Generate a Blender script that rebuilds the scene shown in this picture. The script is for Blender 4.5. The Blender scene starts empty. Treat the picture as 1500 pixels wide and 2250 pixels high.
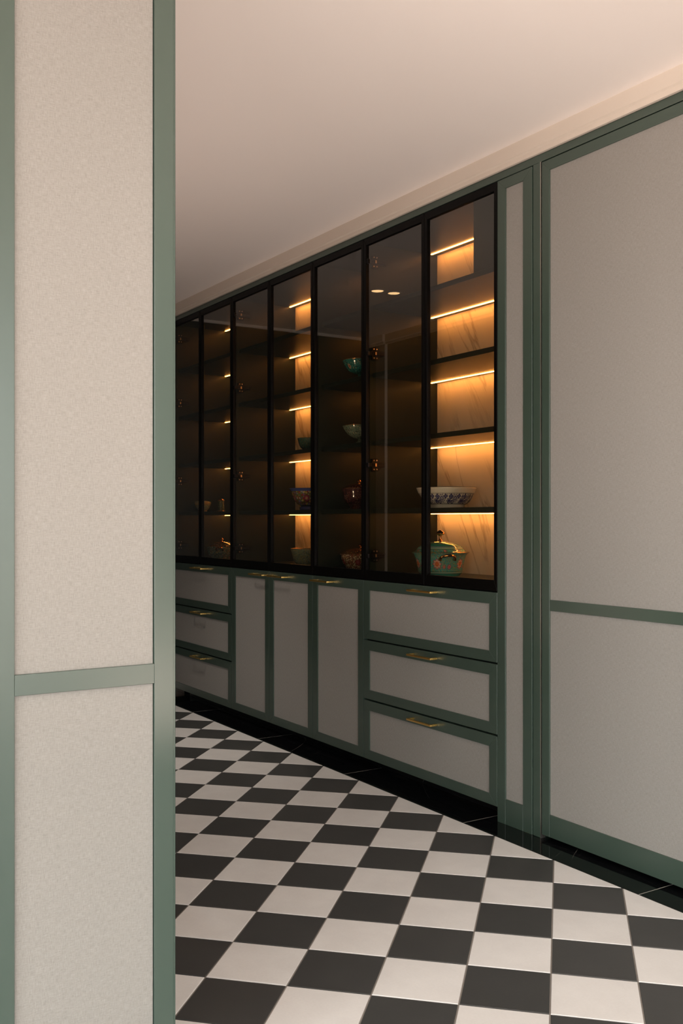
import bpy, bmesh, math, random
from mathutils import Vector
random.seed(7)
SC = bpy.context.scene
COL = SC.collection

# ------------------------------------------------------------------ camera
H, YAW, F = 1.08619, math.radians(32.3306), 2154.97
cd = bpy.data.cameras.new('camera')
cam = bpy.data.objects.new('camera', cd); COL.objects.link(cam)
cam.location = (0, 0, H)
cam.rotation_euler = (math.pi/2, 0, math.pi/2 - YAW)
cd.sensor_fit = 'VERTICAL'; cd.sensor_height = 36; cd.lens = 36*F/2250
cd.shift_y = 16.07/2250
cd.clip_start = .05; cd.clip_end = 60
SC.camera = cam

# ------------------------------------------------------------------ light and exposure
SKY_COL, SKY_STR = (0.97, 0.985, 1.0), 8.0       # overcast daylight outside the windows
SPOT_COL, SPOT_W = (1.0, .90, .80), 13.5         # warm ceiling downlights
UP_COL, UP_W = (1.0, .79, .68), 20.0                # uplighter added beside the camera, out of view
LED_COL, LED_STR = (1.0, .375, .078), 30.0        # warm strips in the display cabinets
SC.view_settings.view_transform = 'Standard'
SC.view_settings.look = 'None'
SC.view_settings.gamma = 1
SC.view_settings.use_curve_mapping = False
SC.view_settings.exposure = 0.50
w = bpy.data.worlds.new('overcast_sky'); SC.world = w; w.use_nodes = True
# the same sky everywhere above the horizon, warm glow added below to lift the ceiling
GROUND_COL = (1.0, .83, .76); GROUND_STR = 5.5
wt = w.node_tree; bg = wt.nodes['Background']; bg.inputs[1].default_value = 1
tc = wt.nodes.new('ShaderNodeTexCoord'); sx = wt.nodes.new('ShaderNodeSeparateXYZ'); wt.links.new(tc.outputs['Generated'], sx.inputs[0])
mr = wt.nodes.new('ShaderNodeMapRange'); mr.inputs[1].default_value = -.03; mr.inputs[2].default_value = .03; wt.links.new(sx.outputs[2], mr.inputs[0])
mxw = wt.nodes.new('ShaderNodeMix'); mxw.data_type = 'RGBA'; wt.links.new(mr.outputs[0], mxw.inputs[0])
mxw.inputs[6].default_value = (*[c*GROUND_STR for c in GROUND_COL], 1); mxw.inputs[7].default_value = (*[c*SKY_STR for c in SKY_COL], 1)
wt.links.new(mxw.outputs[2], bg.inputs[0])
SC.cycles.use_denoising = True
SC.cycles.max_bounces = 10; SC.cycles.diffuse_bounces = 5; SC.cycles.glossy_bounces = 4
SC.cycles.transparent_max_bounces = 16
SC.cycles.sample_clamp_indirect = 6

WINS = [(-1.9, -.4), (.2, 1.6)]               # the windows of the right wall, as spans of Y
WX, WZ0, WZ1 = 2.6, .06, 2.3
for y0, y1 in WINS:                              # portals: they only guide the sky light through the openings
    ld = bpy.data.lights.new('window_portal', 'AREA'); ld.shape = 'RECTANGLE'
    ld.size = y1-y0; ld.size_y = WZ1-WZ0; ld.cycles.is_portal = True
    lo = bpy.data.objects.new('window_portal', ld); COL.objects.link(lo)
    lo.location = (WX+.02, (y0+y1)/2, (WZ0+WZ1)/2)
    lo.rotation_euler = (math.pi/2, 0, math.pi/2)

ADDED_WINS = [(-1.35, .35), (.6, 2.35)]              # windows added behind the camera to light the cabinet fronts, as spans of X
for x0, x1 in ADDED_WINS:
    ld = bpy.data.lights.new('window_portal', 'AREA'); ld.shape = 'RECTANGLE'
    ld.size = x1-x0; ld.size_y = WZ1-WZ0; ld.cycles.is_portal = True
    lo = bpy.data.objects.new('window_portal', ld); COL.objects.link(lo)
    lo.location = ((x0+x1)/2, -2.52, (WZ0+WZ1)/2)
    lo.rotation_euler = (math.pi/2, 0, 0)

# ------------------------------------------------------------------ main measures (metres)
YF = 2.3595           # front of all cabinet doors
YB = 2.245            # edge between chequered tiles and black border
ZC = 2.40             # ceiling
XE = -5.94            # end of the corridor
XP, YP = -1.745, .731 # face and end of the panelled partition
BX = [-5.688, -4.851, -3.983, -3.549, -2.681]    # bays of the cabinets

# ------------------------------------------------------------------ helpers
def newbm(): return bmesh.new()
def box(bm, x0, x1, y0, y1, z0, z1, bev=0, seg=1):
    g = bmesh.ops.create_cube(bm, size=1)
    for v in g['verts']:
        v.co = Vector(((x0+x1)/2+v.co.x*(x1-x0), (y0+y1)/2+v.co.y*(y1-y0), (z0+z1)/2+v.co.z*(z1-z0)))
    if bev:
        es = list({e for v in g['verts'] for e in v.link_edges})
        bmesh.ops.bevel(bm, geom=es, offset=bev, segments=seg, affect='EDGES', profile=.5)
    return bm
def prism(bm, pts, axis, a0, a1, bev=0):
    """pts: polygon in the plane across the axis; extruded from a0 to a1"""
    def P(p, a): return {'y': (p[0], a, p[1]), 'x': (a, p[0], p[1]), 'z': (p[0], p[1], a)}[axis]
    lo = [bm.verts.new(P(p, a0)) for p in pts]; hi = [bm.verts.new(P(p, a1)) for p in pts]
    fs = [bm.faces.new(lo), bm.faces.new(hi[::-1])]
    n = len(pts)
    for i in range(n): fs.append(bm.faces.new((lo[(i+1) % n], lo[i], hi[i], hi[(i+1) % n])))
    bmesh.ops.recalc_face_normals(bm, faces=fs)
    if bev:
        es = list({e for f in fs for e in f.edges})
        bmesh.ops.bevel(bm, geom=es, offset=bev, segments=1, affect='EDGES')
    return bm
def lathe(bm, prof, n=48, uvs=True, close=True):
    uv = bm.loops.layers.uv.verify() if uvs else None
    rings = []; L = [0]
    for i in range(1, len(prof)): L.append(L[-1]+math.dist(prof[i-1], prof[i]))
    rmax = max(p[0] for p in prof)
    for r, z in prof:
        rings.append([bm.verts.new((r*math.cos(2*math.pi*k/n), r*math.sin(2*math.pi*k/n), z)) for k in range(n)] if r > 1e-5 else [bm.verts.new((0, 0, z))])
    for i in range(len(prof)-1):
        a, b = rings[i], rings[i+1]
        for k in range(n):
            k2 = (k+1) % n
            if len(a) == 1 and len(b) == 1: continue
            if len(a) == 1: vs, cs = (a[0], b[k2], b[k]), ((k+.5, i), (k+1, i+1), (k, i+1))
            elif len(b) == 1: vs, cs = (a[k], a[k2], b[0]), ((k, i), (k+1, i), (k+.5, i+1))
            else: vs, cs = (a[k], a[k2], b[k2], b[k]), ((k, i), (k+1, i), (k+1, i+1), (k, i+1))
            f = bm.faces.new(vs); f.smooth = True
            if uvs:
                for l, (kk, ii) in zip(f.loops, cs): l[uv].uv = (kk/n*2*math.pi*rmax, prof[ii][1])
    bmesh.ops.recalc_face_normals(bm, faces=bm.faces)
    return bm
def tube(bm, pts, r, n=10, caps=True):
    pts = [Vector(p) for p in pts]; rings = []
    rr = r if isinstance(r, (list, tuple)) else [r]*len(pts)
    ref = Vector((0, 0, 1))
    for i, p in enumerate(pts):
        t = (pts[min(i+1, len(pts)-1)]-pts[max(i-1, 0)]).normalized()
        a = t.cross(ref)
        if a.length < .1: a = t.cross(Vector((0, 1, 0)))
        a.normalize(); b = t.cross(a)
        rings.append([bm.verts.new(p+(a*math.cos(2*math.pi*k/n)+b*math.sin(2*math.pi*k/n))*rr[i]) for k in range(n)])
    for i in range(len(pts)-1):
        for k in range(n):
            f = bm.faces.new((rings[i][k], rings[i][(k+1) % n], rings[i+1][(k+1) % n], rings[i+1][k])); f.smooth = True
    if caps: bm.faces.new(rings[0][::-1]); bm.faces.new(rings[-1])
    bmesh.ops.recalc_face_normals(bm, faces=bm.faces)
    return bm

W = {}                                            # world position of every object, by name
def mesh(name, bm, mat):
    me = bpy.data.meshes.new(name); bm.to_mesh(me); bm.free()
    if mat: me.materials.append(mat)
    return me
def link(name, me, parent, loc):
    o = bpy.data.objects.new(name, me); COL.objects.link(o)
    loc = Vector(loc); W[o.name] = loc
    if parent: o.parent = parent; o.location = loc-W[parent.name]
    else: o.location = loc
    return o
def obj(name, bm, mat, parent=None, label=None, kind=None, origin=None, smooth=False):
    """one mesh object, its shape given in world coordinates"""
    org = Vector(origin) if origin else (W[parent.name] if parent else None)
    if org is None:
        xs = [v.co for v in bm.verts]
        org = Vector(((min(v.x for v in xs)+max(v.x for v in xs))/2, (min(v.y for v in xs)+max(v.y for v in xs))/2, min(v.z for v in xs)))
    for v in bm.verts: v.co -= org
    o = link(name, mesh(name, bm, mat), parent, org)
    if label: o['label'] = label
    if kind: o['kind'] = kind
    return o
def thing(name, loc, label, cat, group=None):
    o = link(name, None, None, loc)
    o.empty_display_size = .05
    o['label'] = label; o['category'] = cat
    if group: o['group'] = group
    return o
def struct(name, bm=None, mat=None, origin=None):
    if bm is None:
        o = link(name, None, None, origin or (0, 0, 0)); o.empty_display_size = .05; o['kind'] = 'structure'; return o
    return obj(name, bm, mat, kind='structure', origin=origin)

# ------------------------------------------------------------------ node maths written as expressions
class N:
    def __init__(s, nt, sk): s.nt, s.s = nt, sk
    def m(s, op, *o, clamp=False):
        n = s.nt.nodes.new('ShaderNodeMath'); n.operation = op; n.use_clamp = clamp
        for i, v in enumerate((s,)+o):
            if isinstance(v, N): s.nt.links.new(v.s, n.inputs[i])
            else: n.inputs[i].default_value = v
        return N(s.nt, n.outputs[0])
    def __add__(s, o): return s.m('ADD', o)
    def __sub__(s, o): return s.m('SUBTRACT', o)
    def __mul__(s, o): return s.m('MULTIPLY', o)
    def __truediv__(s, o): return s.m('DIVIDE', o)
    def lt(s, o): return s.m('LESS_THAN', o)
    def gt(s, o): return s.m('GREATER_THAN', o)
    def ramp(s, a, b):
        n = s.nt.nodes.new('ShaderNodeMapRange'); s.nt.links.new(s.s, n.inputs[0])
        n.inputs[1].default_value = a; n.inputs[2].default_value = b; n.clamp = True
        return N(s.nt, n.outputs[0])
def mix(nt, fac, a, b):
    n = nt.nodes.new('ShaderNodeMix'); n.data_type = 'RGBA'
    for i, v in ((0, fac), (6, a), (7, b)):
        if isinstance(v, N): nt.links.new(v.s, n.inputs[i])
        elif isinstance(v, tuple): n.inputs[i].default_value = (*v[:3], 1)
        else: n.inputs[i].default_value = v
    return N(nt, n.outputs[2])
def newmat(name, **kw):
    m = bpy.data.materials.new(name); m.use_nodes = True; nt = m.node_tree
    p = nt.nodes['Principled BSDF']
    for k, v in kw.items():
        key = k.replace('_', ' ')
        p.inputs[key].default_value = (*v, 1) if isinstance(v, tuple) else v
    return m, nt, p
def coords(nt, kind='Object'):
    t = nt.nodes.new('ShaderNodeTexCoord'); s = nt.nodes.new('ShaderNodeSeparateXYZ')
    nt.links.new(t.outputs[kind], s.inputs[0])
    return [N(nt, s.outputs[i]) for i in range(3)], t.outputs[kind]
def vec(nt, x, y, z):
    n = nt.nodes.new('ShaderNodeCombineXYZ')
    for i, v in enumerate((x, y, z)):
        if isinstance(v, N): nt.links.new(v.s, n.inputs[i])
        else: n.inputs[i].default_value = v
    return n.outputs[0]
def noise(nt, v, scale, detail=2, rough=.5, dist=0):
    n = nt.nodes.new('ShaderNodeTexNoise'); n.inputs['Scale'].default_value = scale
    n.inputs['Detail'].default_value = detail; n.inputs['Roughness'].default_value = rough
    n.inputs['Distortion'].default_value = dist
    nt.links.new(v, n.inputs['Vector']); return N(nt, n.outputs['Fac'])
def voronoi(nt, v, scale, feature='F1', rnd=1.0):
    n = nt.nodes.new('ShaderNodeTexVoronoi'); n.feature = feature; n.inputs['Scale'].default_value = scale
    n.inputs['Randomness'].default_value = rnd
    nt.links.new(v, n.inputs['Vector'])
    c = N(nt, n.outputs['Color']) if feature != 'DISTANCE_TO_EDGE' else None
    return N(nt, n.outputs['Distance']), c
def bump(nt, p, h, strength, dist):
    b = nt.nodes.new('ShaderNodeBump'); b.inputs['Strength'].default_value = strength; b.inputs['Distance'].default_value = dist
    nt.links.new(h.s, b.inputs['Height']); nt.links.new(b.outputs[0], p.inputs['Normal'])

# ------------------------------------------------------------------ materials
def m_green():
    m, nt, p = newmat('green_lacquer', Base_Color=(.046, .074, .055), Roughness=.33)
    p.inputs['Specular IOR Level'].default_value = .8
    (x, y, z), o = coords(nt)
    n = noise(nt, o, 3, 3); c = mix(nt, n, (.037, .062, .047), (.044, .071, .054)); nt.links.new(c.s, p.inputs['Base Color'])
    bump(nt, p, noise(nt, o, 420, 2), .05, .0004)
    return m
def m_linen():
    m, nt, p = newmat('linen', Roughness=.92)
    (x, y, z), o = coords(nt)
    h = x+y
    warp = noise(nt, vec(nt, h*720, z*85, 0), 1, 2, .6)
    weft = noise(nt, vec(nt, h*85, z*720, 7), 1, 2, .6)
    fine = noise(nt, vec(nt, h*900, z*900, 3), 1, 1)
    big = noise(nt, o, 2.2, 3)
    t = (warp.ramp(.25, .75)+weft.ramp(.25, .75))*.38+fine.ramp(.2, .8)*.24
    c = mix(nt, t, (.174, .162, .146), (.338, .323, .297))
    c2 = mix(nt, big.ramp(.3, .7)*.07, c, (.22, .21, .19))
    nt.links.new(c2.s, p.inputs['Base Color'])
    p.inputs['Sheen Weight'].default_value = .15
    bump(nt, p, t, .45, .0006)
    return m
def m_paint(name, col, r=.75, spec=.5):
    m, nt, p = newmat(name, Base_Color=col, Roughness=r)
    p.inputs['Specular IOR Level'].default_value = spec
    (x, y, z), o = coords(nt)
    bump(nt, p, noise(nt, o, 260, 3), .06, .0006)
    return m
def m_tile(name, a, b, r):
    m, nt, p = newmat(name, Roughness=r)
    (x, y, z), o = coords(nt)
    inf = nt.nodes.new('ShaderNodeObjectInfo')
    rnd = N(nt, inf.outputs['Random'])
    g = nt.nodes.new('ShaderNodeNewGeometry')
    n = noise(nt, g.outputs['Position'], 9, 5, .6)
    f = noise(nt, g.outputs['Position'], 160, 2)
    c = mix(nt, n.ramp(.3, .7)*.55+f.ramp(.3, .7)*.2+rnd*.25, a, b)
    nt.links.new(c.s, p.inputs['Base Color'])
    bump(nt, p, f, .08, .0006)
    return m
def m_marble_black():
    m, nt, p = newmat('black_marble', Roughness=.07)
    g = nt.nodes.new('ShaderNodeNewGeometry'); v = g.outputs['Position']
    s = nt.nodes.new('ShaderNodeSeparateXYZ'); nt.links.new(v, s.inputs[0])
    x, y, z = [N(nt, s.outputs[i]) for i in range(3)]
    d = vec(nt, x*.9+y*.5, y*.25-x*.1, z)
    n = noise(nt, d, 1.9, 2, .4, .25); f = noise(nt, v, 2.1, 2)
    vein = ((n-.5).m('ABSOLUTE')).ramp(.0011, 0)*f.ramp(.55, .64)
    n2 = noise(nt, d, 3.7, 2, .4, .2)
    vein2 = ((n2-.44).m('ABSOLUTE')).ramp(.0009, 0)*f.ramp(.54, .64)*.6
    c = mix(nt, (vein+vein2).m('MINIMUM', 1.0), (.0045, .0048, .0055), (.28, .26, .23))
    nt.links.new(c.s, p.inputs['Base Color'])
    return m
def m_marble_white():
    m, nt, p = newmat('white_marble', Roughness=.3)
    g = nt.nodes.new('ShaderNodeNewGeometry'); v = g.outputs['Position']
    s = nt.nodes.new('ShaderNodeSeparateXYZ'); nt.links.new(v, s.inputs[0])
    x, y, z = [N(nt, s.outputs[i]) for i in range(3)]
    d = vec(nt, x*3.2+z*1.5, y*.0, z*.45)
    n = noise(nt, d, 2.2, 5, .62, .35)
    f = noise(nt, v, 3.0, 2)
    vein = ((n-.5).m('ABSOLUTE')).ramp(.028, 0)*f.ramp(.38, .62)
    cloud = noise(nt, d, 1.2, 3)
    c = mix(nt, cloud.ramp(.3, .7), (.74, .68, .60), (.86, .82, .76))
    c = mix(nt, vein*.62, c, (.25, .22, .19))
    nt.links.new(c.s, p.inputs['Base Color'])
    return m
def m_glass(name, tint, ior=1.5):
    m = bpy.data.materials.new(name); m.use_nodes = True; nt = m.node_tree; nt.nodes.clear()
    out = nt.nodes.new('ShaderNodeOutputMaterial'); mx = nt.nodes.new('ShaderNodeMixShader')
    tr = nt.nodes.new('ShaderNodeBsdfTransparent'); tr.inputs[0].default_value = (*tint, 1)
    gl = nt.nodes.new('ShaderNodeBsdfGlossy'); gl.inputs['Roughness'].default_value = 0.0
    fr = nt.nodes.new('ShaderNodeFresnel'); fr.inputs[0].default_value = ior
    ge = nt.nodes.new('ShaderNodeNewGeometry')
    fn = N(nt, fr.outputs[0]); bf = N(nt, ge.outputs['Backfacing'])
    both = (fn*2.0)/(fn+1.0)                       # front and back surface of the pane together
    fac = both*(bf*-1.0+1.0)
    nt.links.new(fac.s, mx.inputs[0]); nt.links.new(tr.outputs[0], mx.inputs[1]); nt.links.new(gl.outputs[0], mx.inputs[2])
    nt.links.new(mx.outputs[0], out.inputs[0])
    return m
def m_emit(name, col, st):
    m, nt, p = newmat(name, Base_Color=(.8, .8, .8), Roughness=.5)
    p.inputs['Emission Color'].default_value = (*col, 1); p.inputs['Emission Strength'].default_value = st
    return m
def m_metal(name, col, r, metallic=1.0):
    m, nt, p = newmat(name, Base_Color=col, Roughness=r, Metallic=metallic)
    if metallic == 0: p.inputs['Specular IOR Level'].default_value = .16
    (x, y, z), o = coords(nt)
    n = noise(nt, o, 60, 3); rr = n*.12+(r-.06); nt.links.new(rr.s, p.inputs['Roughness'])
    return m

def flower(nt, u, v, pu, v0, R, n=8, shift=0.0):
    """mask distance (0 at centre, 1 at the petal edge) of flowers repeated every pu along u at height v0"""
    du = ((u+shift)/pu).m('FRACT')*pu-pu/2; dv = v-v0
    r = (du*du+dv*dv).m('SQRT'); th = dv.m('ARCTAN2', du)
    lob = (th*(n/2)).m('COSINE').m('ABSOLUTE')*.38+.62
    return r/(lob*R)
def m_enamel(name, ground, dots, dscale, flowers=(), bands=(), vines=None, rough=.12, dfill=.3):
    """glazed enamel: small blossoms and vines on a ground, larger flowers, rings"""
    m, nt, p = newmat(name, Roughness=rough)
    p.inputs['Coat Weight'].default_value = .5; p.inputs['Coat Roughness'].default_value = .05
    (u, v, z_), o = coords(nt, 'UV')
    c = None
    if vines:
        n = noise(nt, o, dscale*.5, 2, .5, 1.5)
        c = mix(nt, ((n-.5).m('ABSOLUTE')).lt(.03), ground, vines)
    else: c = mix(nt, 0.0, ground, ground)
    d, rc = voronoi(nt, o, dscale)
    sep = nt.nodes.new('ShaderNodeSeparateColor'); nt.links.new(rc.s, sep.inputs[0])
    k = N(nt, sep.outputs[0])
    step = 1.0/len(dots)
    dc = mix(nt, 0.0, dots[0], dots[0])
    for i in range(1, len(dots)): dc = mix(nt, k.gt(i*step), dc, dots[i])
    c = mix(nt, d.lt(dfill), c, dc)
    c = mix(nt, d.lt(dfill*.35), c, (.65, .5, .2))
    d2, rc2 = voronoi(nt, o, dscale*2.1)
    sp2 = nt.nodes.new('ShaderNodeSeparateColor'); nt.links.new(rc2.s, sp2.inputs[0]); k2 = N(nt, sp2.outputs[1])
    c = mix(nt, d2.lt(.30)*k2.lt(.42), c, dots[0]); c = mix(nt, d2.lt(.30)*k2.gt(.62), c, dots[-1])
    for (pu, v0, R, n, sh, cols) in flowers:
        q = flower(nt, u, v, pu, v0, R, n, sh)
        for lim, col in cols: c = mix(nt, q.lt(lim), c, col)
    for z0, z1, col in bands: c = mix(nt, v.gt(z0)*v.lt(z1), c, col)
    nt.links.new(c.s, p.inputs['Base Color'])
    return m

M = {}
M['green'] = m_green(); M['linen'] = m_linen()
M['inner'] = m_paint('cabinet_interior', (.015, .020, .014), .32, .14)
M['ceiling'] = m_paint('ceiling_paint', (.91, .85, .81)); M['cornice'] = m_paint('cornice_paint', (.66, .58, .50), .55)
M['wall'] = m_paint('wall_paint', (.72, .68, .62)); M['dark'] = m_paint('dark_green_panel', (.022, .032, .026), .5)
M['white_tile'] = m_tile('white_tile', (.66, .65, .635), (.77, .765, .75), .42)
M['black_tile'] = m_tile('black_tile', (.038, .039, .038), (.054, .055, .053), .42)
M['grout'] = m_paint('grout', (.24, .22, .20), .9)
M['marble'] = m_marble_black(); M['white_marble'] = m_marble_white()
M['smoked'] = m_glass('smoked_glass', (.86, .83, .76), 1.62); M['clear'] = m_glass('clear_glass', (.95, .96, .95))
M['frame'] = newmat('black_metal', Base_Color=(.0022, .002, .0018), Roughness=.36, Specular_IOR_Level=.10)[0]
M['hinge'] = m_metal('hinge_metal', (.004, .003, .003), .35, 0.0); M['screw'] = m_metal('screw_metal', (.6, .45, .38), .3)
M['brass'] = m_metal('brushed_brass', (.90, .58, .18), .30)
M['gold'] = m_metal('gilt', (.75, .36, .12), .18)
M['led'] = m_emit('led_strip', LED_COL, LED_STR); M['lamp'] = m_emit('lamp_lens', (1.0, .60, .27), 5.0)
M['joint'] = m_paint('joint_filler', (.42, .40, .36), .8); M['alu'] = m_metal('satin_aluminium', (.80, .76, .70), .35)
M['greige'] = m_paint('greige_paint', (.16, .14, .115), .6)
M['trimwhite'] = m_paint('white_enamel', (.8, .76, .7), .4)

# ------------------------------------------------------------------ structure: shell of the room
struct('ceiling', box(newbm(), -6.0, 2.7, -2.6, 2.85, ZC, ZC+.08), M['ceiling'])
struct('wall_back', box(newbm(), -6.0, 2.7, 2.78, 2.85, -.05, ZC), M['greige'])
bm = newbm(); xs = [-1.9]+[q for w_ in ADDED_WINS for q in w_]+[2.7]
box(bm, -1.9, 2.7, -2.6, -2.5, -.05, WZ0); box(bm, -1.9, 2.7, -2.6, -2.5, WZ1, ZC)
for i in range(0, len(xs), 2): box(bm, xs[i], xs[i+1], -2.6, -2.5, WZ0, WZ1)
struct('wall_front', bm, M['wall'])
for i, (x0, x1) in enumerate(ADDED_WINS):
    wn = struct('window_%d' % (i+3), origin=((x0+x1)/2, -2.5, WZ0))  # unseen window, added so daylight reaches the fronts head-on
    bm = newbm()
    for a, b in ((x0, x0+.05), (x1-.05, x1), ((x0+x1)/2-.02, (x0+x1)/2+.02)): box(bm, a, b, -2.57, -2.52, WZ0, WZ1)
    box(bm, x0, x1, -2.57, -2.52, WZ0, WZ0+.05); box(bm, x0, x1, -2.57, -2.52, WZ1-.05, WZ1)
    obj('window_frame', bm, M['trimwhite'], wn)
    obj('window_pane', box(newbm(), x0+.05, x1-.05, -2.547, -2.543, WZ0+.05, WZ1-.05), M['clear'], wn)
struct('wall_end', box(newbm(), XE-.10, XE, YP-.03, 2.78, -.05, ZC), M['dark'])
# right wall with two window openings (never in the frame: the daylight comes through them)
bm = newbm(); ys = [-2.5]+[q for w_ in WINS for q in w_]+[2.78]
box(bm, WX, WX+.1, -2.5, 2.78, -.05, WZ0); box(bm, WX, WX+.1, -2.5, 2.78, WZ1, ZC)
for i in range(0, len(ys), 2): box(bm, WX, WX+.1, ys[i], ys[i+1], WZ0, WZ1)
struct('wall_right', bm, M['wall'])
for i, (y0, y1) in enumerate(WINS):
    wn = struct('window_%d' % (i+1), origin=(WX, (y0+y1)/2, WZ0))
    bm = newbm()
    for a, b in ((y0, y0+.05), (y1-.05, y1), ((y0+y1)/2-.02, (y0+y1)/2+.02)): box(bm, WX+.02, WX+.07, a, b, WZ0, WZ1)
    box(bm, WX+.02, WX+.07, y0, y1, WZ0, WZ0+.05); box(bm, WX+.02, WX+.07, y0, y1, WZ1-.05, WZ1)
    obj('window_frame', bm, M['trimwhite'], wn)
    obj('window_pane', box(newbm(), WX+.043, WX+.047, y0+.05, y1-.05, WZ0+.05, WZ1-.05), M['clear'], wn)

# partition with framed linen panels
wl = struct('wall_left', origin=(-3.7, -.9, 0))
obj('wall_core', box(newbm(), XE, XP-.012, -2.5, YP-.004, 0, ZC), M['greige'], wl)
def part_prism(name, y0, y1, z0, z1, d0, d1, mat, bev=.0006):
    return obj(name, box(newbm(), XP-d1, XP-d0, y0, y1, z0, z1, bev), mat, wl)
RZ0, RZ1 = .778, .8148
for y0, y1 in ((.689, .731), (.390, .432), (-.30, -.258), (-1.05, -1.008), (-2.50, -2.458)):
    bm = newbm()
    if y1 > .7:
        prism(bm, [(y0, 0), (y1, 0), (y1, ZC), (y0, ZC)], 'x', XP-.03, XP, .0006)
        es = [e for e in bm.edges if all(abs(v.co.y-y1) < .0015 and abs(v.co.x-XP) < .0015 for v in e.verts) and abs(e.verts[0].co.z-e.verts[1].co.z) > 1]
        bmesh.ops.bevel(bm, geom=es, offset=.004, segments=4, affect='EDGES')
    else: box(bm, XP-.03, XP, y0, y1, 0, ZC, .0006)
    obj('stile', bm, M['green'], wl)
for y0, y1 in ((.432, .689), (-.258, .390), (-1.008, -.30), (-2.458, -1.05)):
    for z0, z1 in ((.0, .075), (RZ0, RZ1), (ZC-.045, ZC)):
        part_prism('rail', y0+.0003, y1-.0003, z0, z1, 0, .03, M['green'])
    for z0, z1 in ((.075, RZ0), (RZ1, ZC-.045)):
        part_prism('fabric_panel', y0+.0012, y1-.0014, z0, z1, .006, .0118, M['linen'], 0)

# cornices
def cornice(name, ysgn, yf, x0, x1):
    bm = newbm()
    pts = [(0, ZC), (-.019, ZC), (-.019, 2.352), (-.011, 2.347), (-.011, 2.331), (0, 2.331)]
    prism(bm, [(yf+ysgn*a, b) for a, b in pts], 'x', x0, x1)
    return struct(name, bm, M['cornice'])
cornice('trim_1', 1, YF, XE, 2.6)
obj_h = None
bm = newbm()
prism(bm, [(YP+.02, ZC), (YP, ZC), (YP, 2.331), (YP+.011, 2.331), (YP+.011, 2.347), (YP+.019, 2.352), (YP+.019, ZC)][1:], 'x', XE, XP)
struct('trim_2', bm, M['cornice'])
struct('trim_3', box(newbm(), XE, XE+.016, YP+.05, 2.34, ZC-.018, ZC), M['trimwhite'])
# short framed return at the far end of the corridor's left side
XS, YS = -5.722, .752
rt = struct('wall_return', box(newbm(), XE, XS, YP-.03, YS-.003, 0, ZC), M['trimwhite'], origin=((XE+XS)/2, YP, 0))
obj('stile', box(newbm(), XE, XE+.110, YS-.006, YS+.001, 0, 2.331, .0006), M['green'], rt)
obj('fabric_panel', box(newbm(), XE+.110, XS-.001, YS-.006, YS, 0, 2.331), M['linen'], rt)
bm = newbm()
prism(bm, [(YS-.03, ZC), (YS-.03, 2.331), (YS+.011, 2.331), (YS+.011, 2.347), (YS+.019, 2.352), (YS+.019, ZC)], 'x', XE, XS)
obj('cornice', bm, M['trimwhite'], rt)
# green header and post of the cabinet wall
bm = newbm(); box(bm, XE, 2.6, YF, YF+.03, 2.304, 2.3305, .0008); struct('trim_4', bm, M['green'])
bm = newbm(); box(bm, -2.4975, -2.461, YF, YF+.05, 0, 2.304, .0016); struct('trim_5', bm, M['green'])
struct('trim_6', box(newbm(), -2.4612, -2.4588, YF-.0008, YF+.02, 0, 2.304), M['alu'])
struct('baseboard_end', box(newbm(), XE, XE+.015, YP+.05, 2.545, 0, .058, .002), M['trimwhite'])

# ------------------------------------------------------------------ floor: slab, chequered tiles set diagonally, black marble border
fl = struct('floor', origin=(0, 0, 0))
obj('slab', box(newbm(), -5.8, 2.7, -2.6, 2.85, -.06, -.0022), M['grout'], fl)
S = .2; D2 = S*math.sqrt(2); TX0 = -5.10997
def clip(poly, a, b, c):                          # keep a*x+b*y <= c
    out = []
    for i in range(len(poly)):
        p, q = poly[i], poly[(i+1) % len(poly)]
        dp, dq = a*p[0]+b*p[1]-c, a*q[0]+b*q[1]-c
        if dp <= 0: out.append(p)
        if dp*dq < 0:
            t = dp/(dp-dq); out.append((p[0]+t*(q[0]-p[0]), p[1]+t*(q[1]-p[1])))
    return out
def tile_bm(poly, bm=None, off=(0, 0)):
    bm = bm or newbm()
    n = len(poly)
    cx = sum(p[0] for p in poly)/n; cy = sum(p[1] for p in poly)/n
    def inset(d):
        res = []
        for i in range(n):
            p0, p1, p2 = Vector(poly[i-1]), Vector(poly[i]), Vector(poly[(i+1) % n])
            e1, e2 = (p1-p0).normalized(), (p2-p1).normalized()
            n1, n2 = Vector((-e1.y, e1.x)), Vector((-e2.y, e2.x))
            b_ = n1+n2; b_ = b_/max(b_.dot(n1), .3)
            res.append(p1+b_*d)
        return res
    lo = [bm.verts.new((p.x-off[0], p.y-off[1], -.0022)) for p in inset(.0017)]
    mi = [bm.verts.new((p.x-off[0], p.y-off[1], -.0008)) for p in inset(.0018)]
    hi = [bm.verts.new((p.x-off[0], p.y-off[1], 0)) for p in inset(.0027)]
    for i in range(n):
        j = (i+1) % n
        bm.faces.new((lo[i], lo[j], mi[j], mi[i])); bm.faces.new((mi[i], mi[j], hi[j], hi[i]))
    bm.faces.new(hi)
    return bm
def inframe(x, y):
    c, s = math.cos(YAW), math.sin(YAW)
    z = -c*x+s*y
    if z < .4: return False
    px = 750+F*(s*x+c*y)/z; py = 1141+F*H/z
    return 330 < px < 1600 and py < 2380
full = {}
for col in ('white_tile', 'black_tile'):
    r = D2/2
    full[col] = mesh('tile', tile_bm([(r, 0), (0, r), (-r, 0), (0, -r)]), M[col])
rest = {'white_tile': newbm(), 'black_tile': newbm()}; nt_ = 0
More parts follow.
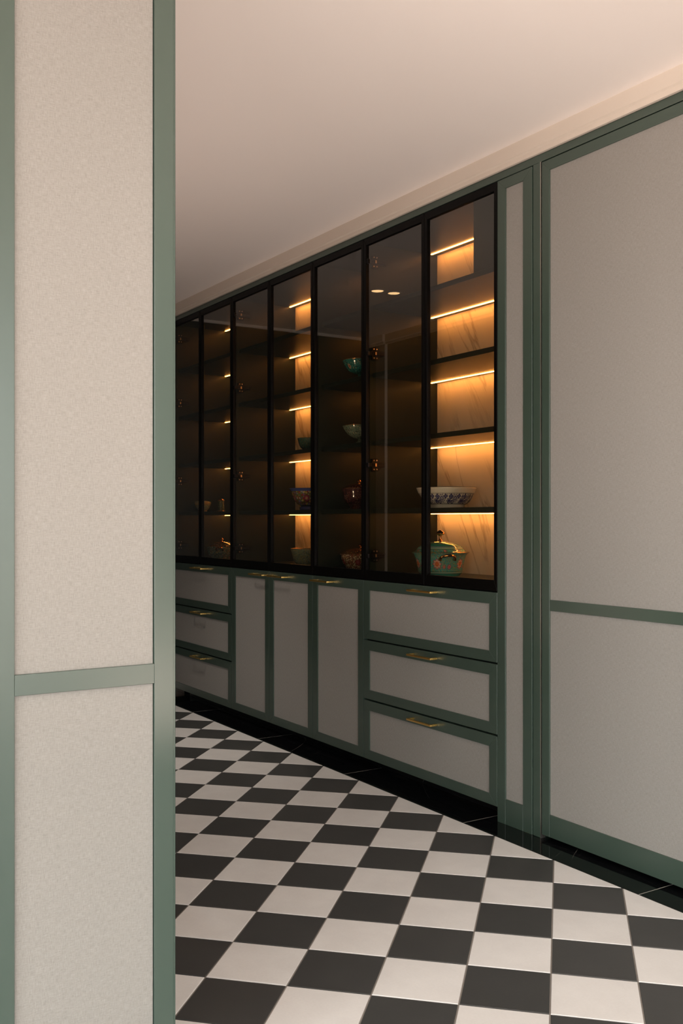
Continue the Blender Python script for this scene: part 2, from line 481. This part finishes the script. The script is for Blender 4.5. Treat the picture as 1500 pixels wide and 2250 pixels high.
for k in range(-4, 32):
    for j in range(0, 18):
        for col, cx, cy in (('black_tile', TX0+k*D2, YB-D2/2-j*D2), ('white_tile', TX0+(k+.5)*D2, YB-j*D2)):
            r = D2/2
            poly = [(cx+r, cy), (cx, cy+r), (cx-r, cy), (cx, cy-r)]
            if cx < XP-.12 and cy < YP-.15: continue
            if cy < -2.5 or cx > 2.6: continue
            p2 = clip(poly, 0, 1, YB); p2 = clip(p2, -1, 0, -XE)
            if len(p2) < 3: continue
            if inframe(cx, cy) and not (cx < XP and cy < YP):
                nt_ += 1
                if p2 == poly: link('tile', full[col], fl, (cx, cy, 0))
                else: link('tile', mesh('tile', tile_bm(p2, None, (cx, cy)), M[col]), fl, (cx, cy, 0))
            else: tile_bm(p2, rest[col])
for col, bm in rest.items():
    o = obj('tile', bm, M[col], fl, kind='stuff')
def slab(x0, x1, y0, y1):
    bm = newbm(); box(bm, x0+.0012, x1-.0012, y0+.0007, y1-.0007, -.02, 0, .0006)
    return obj('marble_slab', bm, M['marble'], fl)
xs = [XE]+[-1.939-.7945*k for k in range(4, -1, -1)]+[-1.144, -.35, .445, 1.24, 2.034, 2.6]
for a, b in zip(xs, xs[1:]):
    slab(a, b, YB, 2.442)
    obj('joint', box(newbm(), b-.0011, b+.0011, YB+.001, 2.44, -.02, -.0002), M['joint'], fl)

slab(XE, -5.55, 2.442, 2.78)
# plinth under the low cabinets, black marble
pl = struct('baseboard_right', origin=(-4.2, 2.44, 0))
xs = [-5.60, -5.08, -4.28, -3.48, -2.682]
for a, b in zip(xs, xs[1:]): obj('marble_slab', box(newbm(), a+.0006, b-.0006, 2.44, 2.455, 0.0005, .0505, .0005), M['marble'], pl)

# ------------------------------------------------------------------ framed fronts (doors and drawers)
DT = .020                                          # thickness of a front
def framed(parent, x0, x1, z0, z1, wl_, wr, wt, wb, mitre_top=True, mitre_bot=True, sub=None, rails=()):
    """frame of stiles and rails with a recessed linen panel, as children of parent"""
    y0, y1 = YF, YF+DT; g = .00025; bv = .0006
    ix0, ix1, iz0, iz1 = x0+wl_, x1-wr, z0+wb, z1-wt
    mt, mb = mitre_top, mitre_bot
    def q(name, pts): return obj(name, prism(newbm(), pts, 'y', y0, y1, bv), M['green'], parent)
    q('stile', [(x0, z0), (ix0-g, iz0-g if mb else z0), (ix0-g, iz1+g if mt else z1), (x0, z1)] if True else None)
    q('stile', [(x1, z1), (ix1+g, iz1+g if mt else z1), (ix1+g, iz0-g if mb else z0), (x1, z0)])
    q('rail', ([(x0+g, z1), (ix0, iz1+g*0), (ix1, iz1), (x1-g, z1)] if mt else [(ix0+g, z1), (ix0+g, iz1), (ix1-g, iz1), (ix1-g, z1)]))
    q('rail', ([(x0+g, z0), (x1-g, z0), (ix1, iz0), (ix0, iz0)] if mb else [(ix0+g, z0), (ix1-g, z0), (ix1-g, iz0), (ix0+g, iz0)]))
    zs = [iz0]
    for a, b in rails:
        q('rail', [(ix0+g, a), (ix1-g, a), (ix1-g, b), (ix0+g, b)]); zs += [a, b]
    zs.append(iz1)
    for a, b in zip(zs[::2], zs[1::2]):
        obj('fabric_panel', box(newbm(), ix0-.002, ix1+.002, y0+.005, y1-.002, a-.002, b+.002), M['linen'], parent)
def backing(name, parent, x0, x1, z0, z1, mat='green'):
    return obj(name, box(newbm(), x0+.001, x1-.001, YF+DT-.0015, YF+DT+.004, z0+.001, z1-.001), M[mat], parent, origin=((x0+x1)/2, YF+DT, z0))
hb = newbm()                                       # brass bar pull: a bar on two posts
HL = .158
box(hb, -HL/2, HL/2, -.0345, -.0265, -.004, .004, .0012, 2)
for s in (-1, 1): box(hb, s*(HL/2-.005)-.0045, s*(HL/2-.005)+.0045, -.0265, 0, -.004, .004, .001, 2)
handle_me = mesh('handle', hb, M['brass'])
def handle(parent, x, z): return link('handle', handle_me, parent, (x, YF, z))

def low_unit(x0, x1, label, fronts, doors):
    t = thing('base_cabinet', ((x0+x1)/2, 2.57, .052), label, 'cabinet')
    obj('carcass', box(newbm(), x0+.001, x1-.001, YF+DT+.006, 2.775, .0525, .820), M['inner'], t)
    G = .0015
    if doors:
        for a, b, hx in fronts:
            d = backing('door', t, a+G, b-G, .052, .822)
            framed(d, a+G, b-G, .052, .822, .043, .043, .043, .040)
            handle(d, hx, .801)
    else:
        for a, b in ((.5700, .8220), (.3115, .5635), (.0520, .3045)):
            d = backing('drawer', t, x0+G, x1-G, a, b)
            framed(d, x0+G, x1-G, a, b, .043, .043, .042, .039)
            handle(d, (x0+x1)/2+.005, b-.0205)
    return t
low_unit(BX[3], BX[4], 'green drawer cabinet with three linen fronts, nearest to the tall doors', None, False)
low_unit(BX[2], BX[3], 'narrow single-door green base cabinet with linen front beside the nearest drawer cabinet',
         [(BX[2], BX[3], -3.877)], True)
xm = (BX[1]+BX[2])/2
low_unit(BX[1], BX[2], 'wide green base cabinet with two linen doors whose handles meet in the middle',
         [(BX[1], xm, -4.508), (xm, BX[2], -4.302)], True)
low_unit(BX[0], BX[1], 'farthest green drawer cabinet with three linen fronts, partly hidden by the near partition', None, False)

# narrow fixed panel beside the display cabinets
t = thing('filler_panel', (-2.59, YF+.01, 0), 'narrow floor-to-ceiling green framed linen panel right of the smoked glass doors', 'panel')
framed(t, -2.6800, -2.5025, 0.0, 2.3010, .042, .0455, .036, .090, True, False)
backing('board', t, -2.6800, -2.5025, 0, 2.301)
# tall wardrobe doors
def tall(x0, x1, label):
    t = thing('tall_cabinet', ((x0+x1)/2, 2.57, 0), label, 'cabinet')
    obj('carcass', box(newbm(), x0+.001, x1-.001, YF+DT+.006, 2.775, .016, 2.303), M['inner'], t)
    d = backing('door', t, x0, x1, .015, 2.3)
    framed(d, x0, x1, .015, 2.300, .036, .036, .035, .075, True, False, rails=[(.778, .8148)])
tall(-2.4545, -1.42, 'tall green framed door with linen above and below its rail, at the right edge')

# ------------------------------------------------------------------ display cabinets with smoked glass doors
SH = [1.132, 1.428, 1.722, 2.015]                  # tops of the shelves
ST = .020; SF = 2.397; BK = 2.75; ZB, ZT = .850, 2.283
ledn = {}
def hinge_me():
    bm = newbm()
    prism(bm, [(2.384, -.026), (2.400, -.029), (2.418, -.027), (2.424, -.016), (2.444, -.009), (2.462, -.009), (2.462, .009), (2.444, .009), (2.424, .016), (2.418, .027), (2.400, .029), (2.384, .026)], 'x', 0, .010, .001)
    box(bm, .010, .016, 2.386, 2.450, -.0075, .0075, .002)
    box(bm, -.004, .012, 2.362, 2.388, -.010, .010, .002)
    return bm
def disp(i0, i1, label, doors, hinge_left):
    x0, x1 = BX[i0], BX[i1]
    t = thing('display_cabinet', ((x0+x1)/2, 2.57, .824), label, 'cabinet')
    th = .018
    for a, b in ((x0, x0+th), (x1-th, x1)):
        obj('side_panel', box(newbm(), a+.0005, b-.0005, YF+.021, BK, .826, 2.300), M['inner'], t)
    obj('top_panel', box(newbm(), x0+th, x1-th, YF+.021, BK, ZT, 2.300), M['inner'], t)
    obj('bottom_panel', box(newbm(), x0+th, x1-th, YF+.021, BK, .826, ZB), M['inner'], t)
    obj('back_panel', box(newbm(), x0+.0005, x1-.0005, BK, BK+.015, .826, 2.300), M['white_marble'], t, 'veined white marble back')
    bxr = x1-th
    for n, z in enumerate(SH):
        obj('shelf', box(newbm(), x0+th+.0005, x1-th-.0005, SF, BK-.001, z-ST, z, .0008), M['inner'], t)
    if i1 == 4:                                    # boxed-in duct in the top right corner of the nearest cabinet
        obj('duct_box', box(newbm(), -2.858, x1-th, SF+.001, BK-.001, SH[3]+.0005, ZT-.0005), M['inner'], t)
    for n, z in enumerate([s-ST for s in SH]+[ZT]):
        xr = -2.860 if (i1 == 4 and n == 4) else x1-th-.006
        l = obj('led_strip', box(newbm(), x0+th+.006, xr, 2.708, 2.716, z-.0028, z-.0002), M['led'], t, 'glowing amber light strip')
    if hinge_left:
        for z in (.928, 1.322, 1.805, 2.203):
            bm = hinge_me()
            for v in bm.verts: v.co += Vector((x0+th+.001, 0, z))
            h = obj('hinge', bm, M['hinge'], t)
            obj('clip', box(newbm(), x0+th+.0165, x0+th+.0175, 2.398, 2.405, z-.0065, z+.0065), M['screw'], h)
            for dy in (2.394, 2.409):
                for dz in (-.0195, .0195):
                    bm = newbm()
                    g = bmesh.ops.create_cone(bm, cap_ends=True, segments=10, radius1=.0034, radius2=.0030, depth=.003)
                    for v in g['verts']: v.co = Vector((v.co.z+x0+th+.0122, v.co.x+dy, v.co.y+dz+z))
                    obj('screw', bm, M['screw'], h)
    for a, b in doors:
        a += .0012; b -= .0012
        z0, z1 = .826, 2.3005; fw, ft, fb = .0175, .029, .041
        bm = newbm()
        out = [(a, z0), (b, z0), (b, z1), (a, z1)]; inn = [(a+fw, z0+fb), (b-fw, z0+fb), (b-fw, z1-ft), (a+fw, z1-ft)]
        for i in range(4):
            j = (i+1) % 4
            prism(bm, [out[i], out[j], inn[j], inn[i]], 'y', YF, YF+.019, .0008)
        d = obj('glass_door', bm, M['frame'], t, 'black metal door frame', origin=((a+b)/2, YF, z0))
        obj('pane', box(newbm(), a+fw-.003, b-fw+.003, YF+.008, YF+.012, z0+fb-.003, z1-ft+.003), M['smoked'], d, 'smoked glass pane')
    return t
mid = lambda a, b: (a+b)/2
xa = mid(BX[3], BX[4]); disp(3, 4, 'nearest lit display cabinet with two smoked glass doors, holding the turquoise tureen', [(BX[3], xa), (xa, BX[4])], True)
disp(2, 3, 'single-door smoked glass display cabinet with two footed bowls above two tureens', [(BX[2], BX[3])], False)
xc = mid(BX[1], BX[2]); disp(1, 2, 'two-door smoked glass display cabinet holding three open bowls against lit marble', [(BX[1], xc), (xc, BX[2])], True)
xd = mid(BX[0], BX[1]); disp(0, 1, 'farthest smoked glass display cabinet, dark, with canister and covered pot', [(BX[0], xd), (xd, BX[1])], True)

# ------------------------------------------------------------------ ceiling downlights
def downlight(x, y, label, group, watt=1.0, cone=140):
    t = thing('ceiling_light', (x, y, ZC-.004), label, 'ceiling light', group)
    bm = newbm(); lathe(bm, [(.046, .004), (.047, .001), (.044, -.0005), (.036, .0005), (.034, .0038), (.046, .004)], 40, False)
    me = mesh('trim_ring', bm, M['trimwhite']); link('trim_ring', me, t, (x, y, ZC-.004))
    bm = newbm(); lathe(bm, [(0, .0028), (.034, .0028), (.034, .0038), (0, .0038)], 32, False)
    link('lens', mesh('lens', bm, M['lamp']), t, (x, y, ZC-.004))
    ld = bpy.data.lights.new('lamp', 'SPOT'); ld.energy = SPOT_W*watt; ld.color = SPOT_COL
    ld.spot_size = math.radians(cone); ld.spot_blend = 1; ld.shadow_soft_size = .12
    lo = bpy.data.objects.new('lamp', ld); COL.objects.link(lo); lo.parent = t; lo.location = (0, 0, -.03)
for i, (x, y) in enumerate(((-4.652, 1.546), (-4.648, 1.434))):
    downlight(x, y, ('recessed round ceiling downlight over the corridor, glowing, %s') % ('the one nearer the cabinets' if i == 0 else 'the one farther from the cabinets'), 'corridor downlights', 1.7, 80)
# two floor uplighters added out of view to wash the ceiling
for lx, ly, pw, q in ((-.35, 1.25, UP_W, 'to the right of the view, outside the frame'), (-3.4, .96, 7.0, 'along the corridor side, hidden behind the near partition')):
    t = thing('added_uplighter', (lx, ly, 0), 'added low conical floor uplighter standing ' + q, 'lamp')
    bm = newbm(); lathe(bm, [(0, 0), (.11, 0), (.115, .012), (.045, .03), (.05, .06), (.14, .43), (.135, .43), (.04, .08), (0, .08)], 40, False)
    link('shade', mesh('shade', bm, M['trimwhite']), t, (lx, ly, 0))
    ld = bpy.data.lights.new('added_bulb', 'AREA'); ld.shape = 'DISK'; ld.size = .20; ld.energy = pw; ld.color = UP_COL
    lo = bpy.data.objects.new('added_bulb', ld); COL.objects.link(lo); lo.parent = t; lo.location = (0, 0, .40); lo.rotation_euler = (math.pi, 0, 0)
for x, y, q in ((-1.0, 1.55, 'nearer the camera, on the cabinet side'), (-1.0, 1.43, 'nearer the camera, away from the cabinets'),
                (.9, .66, 'behind the camera, on the cabinet side'), (.9, .54, 'behind the camera, away from the cabinets')):
    downlight(x, y, 'added unseen round ceiling downlight ' + q, 'added foreground downlights')  # downlights added out of view to brighten the foreground

# ------------------------------------------------------------------ porcelain
def curve(pts, n=5):
    """smooth profile through pts (Catmull-Rom)"""
    P = [Vector(p) for p in pts]; out = []
    for i in range(len(P)-1):
        a = P[i-1] if i else P[i]*2-P[i+1]; b, c = P[i], P[i+1]; d = P[i+2] if i+2 < len(P) else P[i+1]*2-P[i]
        for k in range(n):
            t = k/n
            out.append(tuple(.5*((2*b)+(c-a)*t+(2*a-5*b+4*c-d)*t*t+(3*b-a-3*c+d)*t**3)))
    out.append(tuple(P[-1])); return [(max(r, 0), z) for r, z in out]
def bowl_bm(outer, wallt=.004, foot=None, n=56):
    """open bowl: foot ring, outer wall, lip, inner wall"""
    o = curve(outer)
    inn = [(max(r-wallt, 0), max(z, outer[0][1]+wallt)) for r, z in o[::-1]]
    inn = [p for i, p in enumerate(inn) if i == 0 or p[0] < inn[i-1][0]-1e-5]
    prof = ([(0, .002)]+foot if foot else [(0, 0)])+o+[(o[-1][0]-wallt*.5, o[-1][1]+wallt*.45)]+inn+[(0, inn[-1][1])]
    return lathe(newbm(), prof, n)
def place(name, bm, mat, t, label=None, rot=0):
    o = link(name, mesh(name, bm, mat), t, W[t.name]); o.rotation_euler.z = rot
    if label: o['label'] = label
    return o
def rim_ring(t, r, z, mat='gold', rr=.0014):
    bm = newbm(); lathe(bm, [(r+rr*math.cos(a), z+rr*math.sin(a)) for a in [k*math.pi/4 for k in range(9)]], 56, False)
    return place('rim', bm, M[mat], t)
DEEP = (.02, .05, .22)
E_TURQ = m_enamel('turquoise_enamel', (.045, .43, .42), [(.02, .11, .22), (.42, .05, .10), (.55, .40, .10), (.05, .22, .12), (.6, .25, .3)], 150, vines=(.42, .40, .12), dfill=.25,
    flowers=[(.1277, .052, .0225, 8, .03, [(1, (.45, .03, .14)), (.84, (.85, .55, .42)), (.58, (.80, .24, .10)), (.36, (.62, .06, .04)), (.18, (.8, .4, .08))]),
             (.1277, .040, .0115, 6, -.034, [(1, (.40, .03, .14)), (.7, (.75, .35, .40)), (.4, (.55, .08, .06))]),
             (.1277, .040, .0090, 6, -.006, [(1, (.40, .03, .10)), (.7, (.75, .40, .30)), (.4, (.5, .08, .06))])],
    bands=[(0, .011, (.03, .46, .38)), (.011, .0125, (.005, .03, .04)), (.0125, .0185, (.30, .50, .42)), (.0185, .020, (.005, .03, .04))])
E_LID = m_enamel('turquoise_lid_enamel', (.045, .43, .42), [(.02, .11, .22), (.42, .05, .10), (.55, .40, .10), (.05, .22, .12)], 165, vines=(.42, .40, .12), dfill=.34,
    flowers=[(.0748, .1065, .0062, 6, .02, [(1, (.45, .04, .14)), (.62, (.8, .45, .4)), (.3, (.6, .1, .08))])],
    bands=[(.1115, .1132, (.004, .05, .06)), (.1132, .1240, (.16, .50, .46)), (.1150, .1165, (.55, .42, .16)), (.1205, .122, (.30, .06, .12)), (.1240, .1260, (.004, .05, .06)), (.1260, .16, (.03, .36, .33))])
def loop_handle(t, ang, r, z, wid, out, mat='gold', rr=.0055, dz=-.008):
    pts = []
    for k in range(11):
        a = math.pi*k/10
        s = wid*math.cos(a)/2*1.0; q = out*math.sin(a)**.7
        u = Vector((math.cos(ang), math.sin(ang), 0)); v = Vector((-math.sin(ang), math.cos(ang), 0))
        pts.append(u*(r+q)+v*s+Vector((0, 0, z+.010*math.sin(a)+ (dz if k in (0, 10) else 0))))
    place('handle', tube(newbm(), pts, [rr*1.5]+[rr]*9+[rr*1.5], 10), M[mat], t)

# turquoise tureen, nearest cabinet, on the cabinet floor
t = thing('soup_tureen', (-3.268, 2.56, ZB), 'turquoise enamelled lidded tureen with pink blossoms, gilt knob and handles, on the lowest level', 'tureen')
place('body', bowl_bm([(.083, .003), (.0915, .012), (.096, .030), (.102, .060), (.108, .080), (.114, .090), (.1225, .0965)], .004, [(.080, 0), (.0825, .001)], 72), E_TURQ, t)
rim_ring(t, .1225, .0985)
place('lid', lathe(newbm(), [(.119, .099), (.119, .1005)]+curve([(.117, .1012), (.108, .1045), (.099, .1115)])+[(.0985, .1132), (.0955, .117), (.0865, .124)]+[(.0855, .126)]+curve([(.085, .1265), (.070, .1330), (.040, .1405), (.012, .1450), (0, .146)]), 72, True), E_LID, t)
place('knob', lathe(newbm(), curve([(.011, .146), (.006, .151), (.0055, .160), (.0075, .168), (.017, .172), (.0195, .177), (.013, .184), (.004, .190), (0, .1915)], 4), 24, False), M['gold'], t, 'gilt pointed knob')
for a in (math.radians(-22), math.radians(158)): loop_handle(t, a, .104, .078, .062, .026)

# blue and white bowl above it
WB = (.80, .76, .68); BL = (.012, .016, .12)
E_BW = m_enamel('blue_white_porcelain', WB, [BL, (.03, .04, .22), WB, BL], 130, vines=None, dfill=.22,
    flowers=[(.0655, .040, .0175, 10, 0, [(1, BL), (.80, WB), (.62, (.03, .04, .2)), (.30, WB), (.16, BL)]),
             (.0655, .030, .0130, 8, .030, [(1, BL), (.72, (.35, .36, .45)), (.5, BL)]),
             (.0655, .048, .0110, 4, .021, [(1, BL), (.6, (.2, .22, .4)), (.3, BL)]),
             (.0655, .049, .0100, 4, .047, [(1, BL), (.55, (.3, .3, .45)), (.3, BL)]),
             (.0655, .026, .0090, 6, .012, [(1, BL), (.5, WB), (.3, BL)])],
    bands=[(-.01, .0175, WB), (.0175, .0188, BL), (.0600, .0612, BL), (.0612, .090, WB)])
t = thing('serving_bowl', (-3.226, 2.56, SH[0]), 'wide shallow blue and white floral porcelain bowl on the shelf above the turquoise tureen', 'bowl')
place('body', bowl_bm([(.078, .015), (.089, .020), (.103, .035), (.113, .058), (.1175, .063), (.1265, .084)], .005, [(.072, 0), (.075, .001), (.075, .013)], 72), E_BW, t)
rim_ring(t, .1245, .0862, 'frame', .0010)

def floral(name, ground, dots, sc, **k): return m_enamel(name, ground, dots, sc, **k)
E_MF = floral('millefleur_enamel', (.22, .17, .07), [(.55, .04, .06), (.80, .60, .14), (.80, .70, .55), (.45, .16, .36), (.16, .22, .42), (.22, .34, .12)], 95, dfill=.52,
    flowers=[(.113, .060, .020, 8, .02, [(1, (.35, .02, .05)), (.7, (.60, .16, .22)), (.35, (.7, .5, .2))])],
    bands=[(.098, .125, (.10, .15, .48)), (.0, .020, (.07, .10, .38)), (.020, .028, (.012, .012, .012))])
t = thing('serving_bowl', (-4.351, 2.56, SH[0]), 'flared open bowl with red and yellow blossoms under a blue lip, above the greenish one', 'bowl')
place('body', bowl_bm([(.045, .022), (.062, .032), (.080, .055), (.090, .078), (.098, .100), (.108, .112)], .003, [(.050, 0), (.052, .001), (.052, .016), (.044, .018)]), E_MF, t)
E_GB = floral('pale_green_enamel', (.26, .33, .24), [(.06, .20, .17), (.45, .52, .34), (.45, .34, .12), (.08, .14, .16)], 140, dfill=.33, vines=(.34, .30, .12))
t = thing('serving_bowl', (-4.37, 2.56, ZB), 'greenish patterned open bowl with orange-gilt rim at the bottom of the third cabinet', 'bowl')
place('body', bowl_bm([(.058, .004), (.070, .018), (.080, .045), (.088, .072), (.091, .083)], .003, [(.055, 0), (.057, .001)]), E_GB, t)
rim_ring(t, .089, .085)
E_TB = floral('teal_enamel', (.05, .13, .09), [(.02, .06, .05), (.10, .20, .12), (.22, .10, .05)], 120, dfill=.3)
t = thing('serving_bowl', (-4.235, 2.49, SH[1]), 'small dark teal bowl on the second shelf of the third cabinet', 'bowl')
place('body', bowl_bm([(.032, .008), (.044, .018), (.053, .036), (.057, .054), (.060, .062)], .003, [(.034, 0), (.035, .001), (.033, .006)], 40), E_TB, t)
# two footed bowls
E_C1 = floral('teal_blossom_enamel', (.03, .22, .20), [(.01, .06, .07), (.35, .28, .15), (.05, .3, .25)], 120, dfill=.35, vines=(.01, .05, .05),
    flowers=[(.09, .058, .012, 8, .01, [(1, (.5, .35, .2)), (.5, (.3, .08, .05))])])
E_C2 = floral('celadon_blossom_enamel', (.25, .30, .22), [(.05, .10, .08), (.5, .42, .25), (.10, .25, .18)], 120, dfill=.35, vines=(.03, .05, .04))
def compote(x, z, mat, label, h=.080):
    t = thing('footed_bowl', (x, 2.47, z), label, 'bowl')
    place('body', bowl_bm([(.010, .024), (.030, .030), (.056, .046), (.074, h-.014), (.081, h)], .003, [(.031, 0), (.032, .002), (.024, .008), (.012, .014), (.009, .020)], 48), mat, t)
    rim_ring(t, .080, h+.001)
compote(-3.745, SH[2], E_C1, 'teal footed bowl, the higher of the two in the single-door cabinet', .088)
compote(-3.745, SH[1], E_C2, 'pale green footed bowl, the lower of the two in the single-door cabinet', .084)
# lidded tureens
def tureen(name, x, y, z, R, B, hb_, hl, mat, lidmat, label, foot=True, hand=None, knob=True):
    t = thing(name, (x, y, z), label, 'tureen')
    ft = [(B*.95, 0), (B, .002), (B*.95, .012)] if foot else [(B*.95, 0), (B*.98, .001)]
    place('body', bowl_bm([(B, .016 if foot else .004), ((B+R)*.52, hb_*.45), (R*.94, hb_*.85), (R, hb_)], .003, ft, 56), mat, t)
    rim_ring(t, R, hb_+.0012)
    place('lid', lathe(newbm(), [(R*.97, hb_+.001)]+curve([(R*.96, hb_+.003), (R*.70, hb_+hl*.55), (R*.35, hb_+hl*.9), (0, hb_+hl)]), 56), lidmat, t)
    if knob: place('knob', lathe(newbm(), curve([(.009, hb_+hl-.002), (.005, hb_+hl+.004), (.011, hb_+hl+.010), (.006, hb_+hl+.017), (0, hb_+hl+.019)], 3), 20, False), M['gold'], t, 'gilt knob')
    if hand:
        for a in (hand, hand+math.pi): loop_handle(t, a, R*.9, hb_*.80, .040, .018, rr=.004)
    return t
E_FT = floral('cream_floral_enamel', (.16, .07, .03), [(.88, .74, .52), (.75, .54, .28), (.46, .10, .08), (.82, .70, .46)], 170, dfill=.46,
    flowers=[(.1, .035, .016, 8, .0, [(1, (.35, .05, .06)), (.55, (.45, .12, .14))])])
E_FL = floral('amber_floral_enamel', (.10, .045, .015), [(.35, .18, .06), (.25, .05, .02), (.3, .22, .1)], 130, dfill=.36)
tureen('soup_tureen', -3.876, 2.56, ZB, .099, .066, .074, .028, E_FT, E_FL, 'cream and red speckled lidded tureen at the bottom of the single-door cabinet', False, math.radians(200))
E_RT = floral('crimson_enamel', (.06, .012, .012), [(.16, .05, .045), (.10, .02, .02), (.18, .09, .07)], 130, dfill=.34)
tureen('soup_tureen', -3.845, 2.53, SH[0], .084, .046, .098, .024, E_RT, E_RT, 'dim crimson lidded tureen on a foot, above the cream and red speckled one')
E_GT = floral('dark_green_floral_enamel', (.09, .16, .12), [(.42, .52, .36), (.20, .32, .34), (.50, .40, .16), (.38, .16, .10)], 125, dfill=.38)
E_GL = floral('olive_floral_enamel', (.08, .06, .02), [(.25, .18, .06), (.20, .06, .02), (.14, .16, .06)], 125, dfill=.36)
tureen('soup_tureen', -5.396, 2.56, ZB, .097, .069, .074, .030, E_GT, E_GL, 'dark green patterned lidded tureen with gilt edges at the bottom of the farthest cabinet', False, math.radians(-35))
# covered pot and canister on the farthest cabinet's lowest shelf
E_PT = m_enamel('banded_enamel', (.26, .30, .20), [(.05, .08, .05), (.28, .26, .14)], 150, dfill=.33, bands=[(.0, .012, (.35, .22, .12)), (.044, .047, (.55, .33, .12)), (.052, .056, (.6, .36, .14)), (.064, .07, (.4, .34, .3))])
t = thing('covered_pot', (-5.607, 2.53, SH[0]), 'small banded round pot standing left of the gilt-topped canister', 'pot')
place('body', bowl_bm([(.027, .009), (.038, .020), (.046, .036), (.0505, .050), (.052, .0575)], .003, [(.028, 0), (.029, .001), (.027, .008)], 40), E_PT, t)
place('lid', lathe(newbm(), [(.050, .058)]+curve([(.0505, .059), (.049, .064), (.030, .069), (0, .071)]), 40), E_PT, t)
E_CN = floral('canister_enamel', (.10, .16, .10), [(.36, .44, .26), (.25, .10, .06), (.08, .14, .12)], 170, dfill=.36)
t = thing('canister', (-5.345, 2.53, SH[0]), 'slim round canister with domed gilt top and base, right of the banded pot', 'canister')
place('body', lathe(newbm(), [(0, .006), (.0185, .006), (.019, .007), (.019, .064), (.0185, .065), (0, .065)], 32), E_CN, t)
place('base', lathe(newbm(), [(0, 0), (.026, 0), (.027, .002), (.025, .005), (.019, .0068), (0, .0068)], 32, False), M['gold'], t, 'gilt base')
place('cap', lathe(newbm(), [(0, .0642), (.0205, .0642), (.0205, .068)]+curve([(.020, .069), (.013, .075), (0, .0775)]), 32, False), M['gold'], t, 'gilt domed cap')
print('tiles as parts', nt_)
